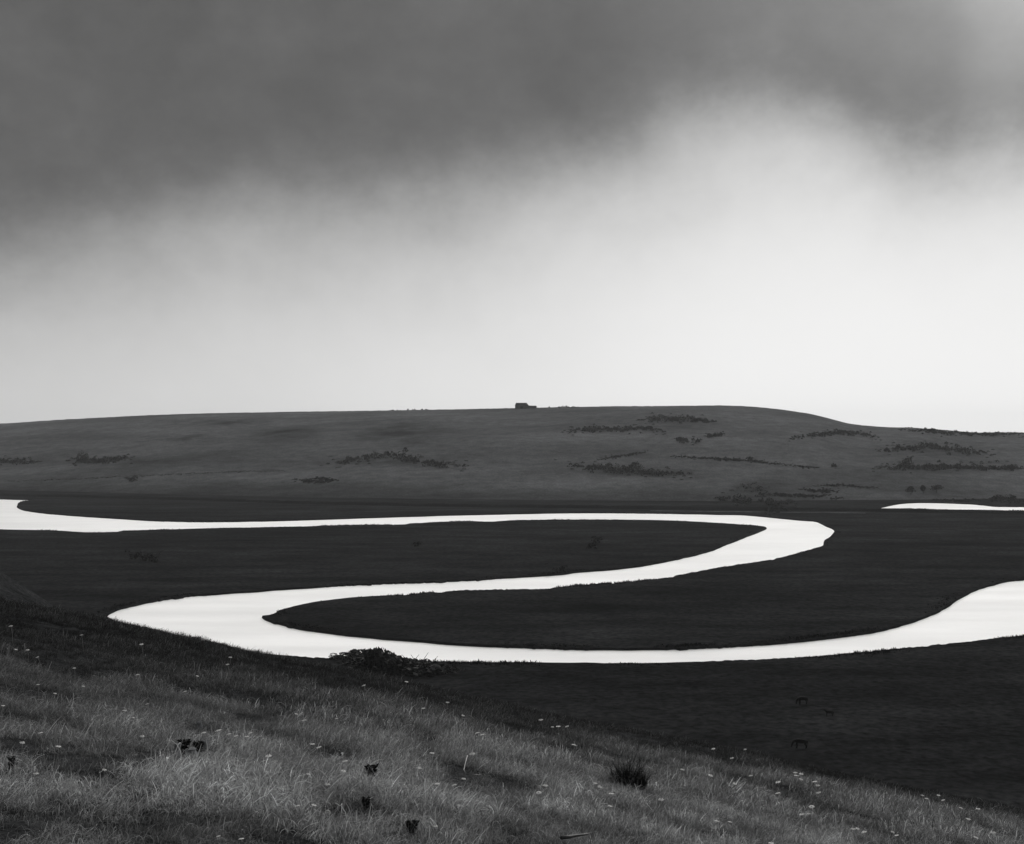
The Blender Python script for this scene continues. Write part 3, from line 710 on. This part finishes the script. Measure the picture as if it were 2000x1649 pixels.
thicket('hedge', 'low bushes along the ridge right of the barn', 'hedge', [(1056, 795.5), (1082, 794), (1096, 794), (1130, 795)], 3.5, G1)
thicket('ink_mark_gorse', 'large dark thicket at the foot of the hill above the river bend', 'thicket', [(1396, 972), (1430, 976), (1475, 977), (1505, 984), (1530, 984), (1556, 980)], 19, G1)
thicket('hedge', 'short dark hedge between the flood bank and the river bend', 'hedge', [(1488, 998), (1515, 995), (1546, 995)], 10, G1)
thicket('hedge', 'lower of three thin hedges right of the large thicket', 'hedge', [(1482, 965), (1530, 966), (1600, 969), (1622, 966)], 6, G1)
thicket('hedge', 'middle of three thin hedges right of the large thicket', 'hedge', [(1560, 956), (1600, 958), (1638, 960)], 6, G1)
thicket('hedge', 'upper of three thin hedges right of the large thicket', 'hedge', [(1588, 950), (1640, 947), (1680, 951), (1716, 952)], 4, G1)
thicket('thorn_bush', 'tiny dark bush right of the lower thin hedge', 'bush', [(1622, 974), (1634, 973), (1645, 972)], 5, G1)
thicket('thorn_scrub', 'faint loose scrub on the slope above the large thicket', 'scrub', [(1440, 952), (1470, 950), (1500, 957)], 14, G1, per=22)
thicket('hedge', 'faint field hedge low on the left slope', 'hedge', [(20, 940), (70, 938), (145, 936), (230, 931), (330, 927), (440, 922), (560, 919)], 2.6, G1, per=16, step=3)
thicket('riverside_bush', 'wide dark bush on the far bank of the right hand reach', 'bush', [(1922, 977), (1945, 973), (1962, 973), (1985, 976), (2000, 978)], 15, G1, loose=0)
thicket('hedge', 'dark hedge behind the right hand reach of the river', 'hedge', [(1820, 976), (1870, 977), (1920, 978)], 6, G1, loose=0)
G2 = 'dark bushes on the meadow'
thicket('low_bush', 'flat dark bush on the left meadow below the far channel', 'bush', [(252, 1085), (280, 1087), (310, 1089)], 15, G2)
thicket('low_bush', 'small round dark bush on the meadow inside the big bend', 'bush', [(806, 1062), (815, 1062), (824, 1062)], 12, G2)
thicket('low_bush', 'spiky dark bush inside the big bend, right of the round bush', 'bush', [(1150, 1066), (1163, 1058), (1174, 1050)], 18, G2)
thicket('low_bush', 'dark bush on the bank above the middle channel', 'bush', [(1078, 1111), (1095, 1110), (1110, 1109)], 14, G2)

def tree(label, px, py, w, h, seed):
    """px,py = foot; w,h in photo pixels"""
    rg = np.random.default_rng(seed); p = hit(px, py, 0, y0=500); sc = p.y / FPX; W_, H_ = w * sc, h * sc
    r = empty('round_tree', p); tag(r, label, 'tree', 'three trees by the right hand reach')
    tv, tf = tube([(0, 0, -.3), (.1, 0, H_ * .25), (.05, .1, H_ * .6)], [.3, .22, .1], 6)
    for a in (0.4, 2.3, 4.2, 5.4):
        v_, f_ = tube([(.08, 0, H_ * .25), (W_ * .2 * math.cos(a), W_ * .2 * math.sin(a), H_ * .5), (W_ * .34 * math.cos(a), W_ * .34 * math.sin(a), H_ * .72)], [.14, .09, .04], 4)
        o_ = len(tv); tv += v_; tf += [[o_ + q_ for q_ in f] for f in f_]
    link('trunk', mesh_of('trunk', tv, tf), M_BARK, r)
    V_, F_ = [], []
    for i in range(9):
        a = rg.uniform(0, 6.28); rr = W_ * .28 * rg.uniform(.3, 1); z = H_ * rg.uniform(.4, .78)
        leaves(V_, F_, (rr * math.cos(a), rr * math.sin(a), z), W_ * .24, W_ * .24, H_ * .2, 70, .36, rg, 1)
    link('crown', mesh_of('crown', V_, np.array(F_)), M_TREE, r)
tree('leftmost of three round trees by the right hand reach', 1779, 966, 24, 17, 1)
tree('narrow middle one of three round trees by the right hand reach', 1804, 964, 15, 17, 2)
tree('widest and rightmost of three round trees by the right hand reach', 1829, 963, 30, 17, 3)

# dark bramble on the near river bank, just past the crest of the slope
r_ = thicket('bramble_thicket', 'long low dark bramble thicket humped against the bright river', 'thicket', [(648, 1281), (700, 1285), (728, 1288), (755, 1290), (800, 1294), (860, 1298), (908, 1302)], 32, None, M_BRAMBLE, per=200, step=3.0, loose=0, wide=1.7)
for o_ in r_.children:
    if o_.name.startswith('foliage'):      # the hump left of the middle
        cx = flat(738, 1291)[0] - r_.location.x
        co = np.empty(len(o_.data.vertices) * 3, np.float32); o_.data.vertices.foreach_get('co', co); co = co.reshape(-1, 3)
        co[:, 2] *= .50 + .72 * np.exp(-((co[:, 0] - cx) / 2.0) ** 2) + .22 * np.exp(-((co[:, 0] - cx - 2.5) / 3.0) ** 2)
        o_.data.vertices.foreach_set('co', co.ravel()); o_.data.update()

def weed(px, py, w, h, lab, seed):
    rg = np.random.default_rng(seed); p = hit(px, py, .09, which='fore'); sc = p.y / FPX; V_, F_ = [], []
    r = empty('ink_weed', p); tag(r, lab, 'plant', 'ink marks built as weeds in the foreground grass')
    top = .09 + h * sc * .55
    for i in range(260):
        a = rg.uniform(0, 6.28); u = rg.uniform(); rr = w * sc * .52 * math.sqrt(rg.uniform()) * (.55 + .45 * u)
        c_ = np.array([rr * math.cos(a), rr * math.sin(a), top * u ** .5]); d1 = np.array([math.cos(a), math.sin(a), rg.uniform(-.2, .9)]); d1 /= np.linalg.norm(d1)
        d2 = np.cross(d1, rg.normal(0, 1, 3)); d2 /= np.linalg.norm(d2); L_ = w * sc * .14 * rg.uniform(.6, 1.3); o_ = len(V_)
        V_ += [tuple(c_ - d1 * L_), tuple(c_ + d2 * L_ * .45), tuple(c_ + d1 * L_), tuple(c_ - d2 * L_ * .45)]; F_.append([o_, o_ + 1, o_ + 2, o_ + 3])
    link('leaf', mesh_of('leaf', V_, np.array(F_)), M_RUSH, r)['kind'] = 'stuff'
    tv, tf = tube([(0, 0, -.02), (.004, 0, top * .5), (0, .004, top * .9)], [.006, .005, .003], 5); link('stem', mesh_of('stem', tv, tf), M_BRAMBLE, r)
for i, a in enumerate(WEEDS): weed(*a, 70 + i)

# dark rush clump in the right half of the foreground
def rushes(label, px, py, w, h, seed):
    rg = np.random.default_rng(seed); p = hit(px, py, .0, which='fore', y1=60); sc = p.y / FPX
    r = empty('rush_clump', p); tag(r, label, 'plant'); V_, F_ = [], []
    for i in range(620):
        a = rg.uniform(0, 6.28); rr = w * sc * .40 * math.sqrt(rg.uniform()); x, y = rr * math.cos(a), rr * math.sin(a)
        out = rg.uniform(.3, 1.7); Ln = h * sc * rg.uniform(.3, 1.0) * (1.15 - rr / (w * sc)); wd = .0045; th = a + rg.normal(0, .8); o_ = len(V_)
        for s in range(4):
            u = s / 3; ex = out * Ln * u * u * .7
            c_ = (x + math.cos(th) * ex, y + math.sin(th) * ex, Ln * (u - .25 * out * u * u)); ww = wd * (1 - .8 * u)
            V_ += [(c_[0] - math.sin(th) * ww, c_[1] + math.cos(th) * ww, c_[2]), (c_[0] + math.sin(th) * ww, c_[1] - math.cos(th) * ww, c_[2])]
        for s in range(3): q_ = o_ + 2 * s; F_.append([q_, q_ + 1, q_ + 3, q_ + 2])
    link('blade', mesh_of('blade', V_, np.array(F_)), M_RUSH, r)['kind'] = 'stuff'
rushes('dark rush clump standing among the paler grass, right of centre', 1226, 1538, 92, 74, 4)

# ------------------------------------------------------------------ barn on the ridge
M_WALLS = turf_material('weathered_wall', .10, [(.6, (1, 1, 1), .3, 0), (5, (1, 1, 1), .3, 0)])
M_ROOF = turf_material('old_slate', .07, [(.8, (1, 1, 3), .3, 0), (6, (1, 1, 1), .35, 0)])
M_DOOR = turf_material('dark_timber', .03, [(3, (6, 1, 1), .3, 0)])
bp = hit(1019, 798.5, 0, y0=700) or Vector((10, 1395, 60)); sc = bp.y / FPX
barn = empty('barn', bp); tag(barn, 'lone barn with a hipped roof and lean-to on the ridge', 'barn')
def box(x0, x1, y0, y1, z0, z1):
    v_ = [(x, y, z) for z in (z0, z1) for y in (y0, y1) for x in (x0, x1)]
    return v_, [[0, 2, 3, 1], [4, 5, 7, 6], [0, 1, 5, 4], [2, 6, 7, 3], [0, 4, 6, 2], [1, 3, 7, 5]]
w2 = 13 * sc
v, f = box(-w2, w2, -3.2, 3.2, -1.2, 6.2 * sc); link('wall', mesh_of('wall', v, f), M_WALLS, barn)
e, zt = 6.2 * sc + .003, 11.5 * sc
v = [(-w2 - .3, -3.6, e), (w2 + .3, -3.6, e), (w2 + .3, 3.6, e), (-w2 - .3, 3.6, e), (-w2 + 2 * sc, 0, zt), (w2 - 3.5 * sc, 0, zt)]
link('roof', mesh_of('roof', v, [[0, 1, 5, 4], [1, 2, 5], [2, 3, 4, 5], [3, 0, 4], [3, 2, 1, 0]]), M_ROOF, barn)
v, f = box(w2 + .003, w2 + 16 * sc, -2.4, 2.4, -1.2, 4.6 * sc); link('lean_to', mesh_of('lean_to', v, f), M_WALLS, barn)
v = [(w2 + .01, -2.7, 4.62 * sc), (w2 + 17 * sc, -2.7, 4.0 * sc + .3), (w2 + 17 * sc, 2.7, 4.0 * sc + .3), (w2 + .01, 2.7, 4.62 * sc), (w2 + .01, 0, 6.2 * sc), (w2 + 15 * sc, 0, 5.8 * sc)]
link('lean_to_roof', mesh_of('lean_to_roof', v, [[0, 1, 5, 4], [1, 2, 5], [2, 3, 4, 5], [3, 2, 1, 0], [0, 4, 3]]), M_ROOF, barn)
v, f = box(-1.3, 1.3, -3.26, -3.18, -1.0, 2.2); link('door', mesh_of('door', v, f), M_DOOR, barn)

# post standing in the water at the far left
pp = flat(45, 979.5, 0); v, f = tube([(0, 0, -.6), (0, 0, 1.0), (.02, 0, 1.9)], [.14, .14, .11], 6)
o = link('wooden_post', mesh_of('wooden_post', v, f), M_BARK); o.location = (pp[0], pp[1], 0)
tag(o, 'thin dark post in the water by the tip of the left meadow tongue', 'post')

# ------------------------------------------------------------------ horses
M_COAT = turf_material('dark_coat', .012, [(2, (1, 1, 1), .3, 0)], None, .02, .25)
def horse(label, px, py, length, face, graze, seed):
    """length in metres along the back; face +1 looks right; built along +x then turned"""
    p = hit(px, py, 0, y0=120); k_ = length / 2.2
    V_ = []; E_ = []; Rd = []
    def node(x, y, z, r, par=None, ry=None):
        V_.append((x * k_, y * k_, z * k_)); Rd.append((r * k_, (ry or r) * k_))
        if par is not None: E_.append((par, len(V_) - 1))
        return len(V_) - 1
    rump = node(-.70, 0, 1.10, .30, None, .34); mid = node(-.15, 0, 1.02, .32, rump, .38); ch = node(.42, 0, 1.04, .31, mid, .37); sh = node(.66, 0, 1.16, .20, ch)
    if graze:
        n1 = node(.92, 0, .98, .21, sh); n2 = node(1.12, .02, .68, .17, n1); hd = node(1.22, .03, .44, .15, n2); mz = node(1.26, .03, .16, .09, hd)
    else:
        n1 = node(.86, 0, 1.32, .20, sh); n2 = node(1.0, 0, 1.50, .16, n1); hd = node(1.12, 0, 1.54, .14, n2); mz = node(1.40, 0, 1.34, .09, hd)
    ear = node(V_[hd][0] / k_ - .02, .07, V_[hd][2] / k_ + .16, .03, hd); ear2 = node(V_[hd][0] / k_ - .02, -.07, V_[hd][2] / k_ + .16, .03, hd)
    for s in (-1, 1):
        a = node(-.78, .15 * s, .86, .16, rump); b_ = node(-.66 + .05 * s, .16 * s, .62, .14, a); c_ = node(-.88 + .05 * s, .16 * s, .44, .095, b_); d_ = node(-.82 + .06 * s, .16 * s, .10, .085, c_); node(-.76 + .06 * s, .16 * s, .03, .10, d_)
        a = node(.48, .15 * s, .80, .12, ch); b_ = node(.50 + .06 * s, .15 * s, .46, .11, a); c_ = node(.49 + .08 * s, .15 * s, .12, .08, b_); node(.54 + .08 * s, .15 * s, .03, .095, c_)
    t1 = node(-.98, 0, 1.12, .06, rump); t2 = node(-1.06, 0, .8, .07, t1); node(-1.05, 0, .42, .03, t2)
    me = bpy.data.meshes.new('horse'); me.from_pydata(V_, E_, []); o = bpy.data.objects.new('horse', me); COL.objects.link(o)
    sk = o.modifiers.new('skin', 'SKIN'); sb = o.modifiers.new('smooth', 'SUBSURF'); sb.levels = sb.render_levels = 2
    for i, r in enumerate(Rd): me.skin_vertices[0].data[i].radius = r
    me.skin_vertices[0].data[0].use_root = True
    bpy.context.view_layer.update()
    baked = bpy.data.meshes.new_from_object(o.evaluated_get(bpy.context.evaluated_depsgraph_get()))
    o.modifiers.clear(); o.data = baked; baked.name = 'horse'; baked.materials.append(M_COAT)
    baked.polygons.foreach_set('use_smooth', np.ones(len(baked.polygons), bool))
    o.location = p; o.rotation_euler = (0, 0, face)
    tag(o, label, 'horse', 'dark horses grazing on the near meadow')
horse('dark horse grazing nearest the grassy slope on the right meadow', 1563, 1462, 2.0, R(172), True, 1)
horse('dark horse grazing farthest out, nearest the river, on the right meadow', 1567, 1377, 2.0, R(205), True, 2)
horse('small dark horse with raised head between the two grazing horses', 1619, 1400, 1.45, R(190), False, 3)

# ------------------------------------------------------------------ haze
if HAZE_DENSITY > 0:
    v, f = box(-3500, 3500, -600, 3100, -2.0, 76)
    hm = bpy.data.materials.new('haze_air'); hm.use_nodes = True; t = hm.node_tree; t.nodes.clear()
    pv = t.nodes.new('ShaderNodeVolumePrincipled'); pv.inputs['Density'].default_value = HAZE_DENSITY; pv.inputs['Color'].default_value = (.93, .95, .97, 1); pv.inputs['Anisotropy'].default_value = .2
    t.links.new(pv.outputs[0], t.nodes.new('ShaderNodeOutputMaterial').inputs['Volume'])
    hz = link('haze', mesh_of('haze', v, f), hm); tag(hz, 'thin pale haze over the valley', kind='stuff')
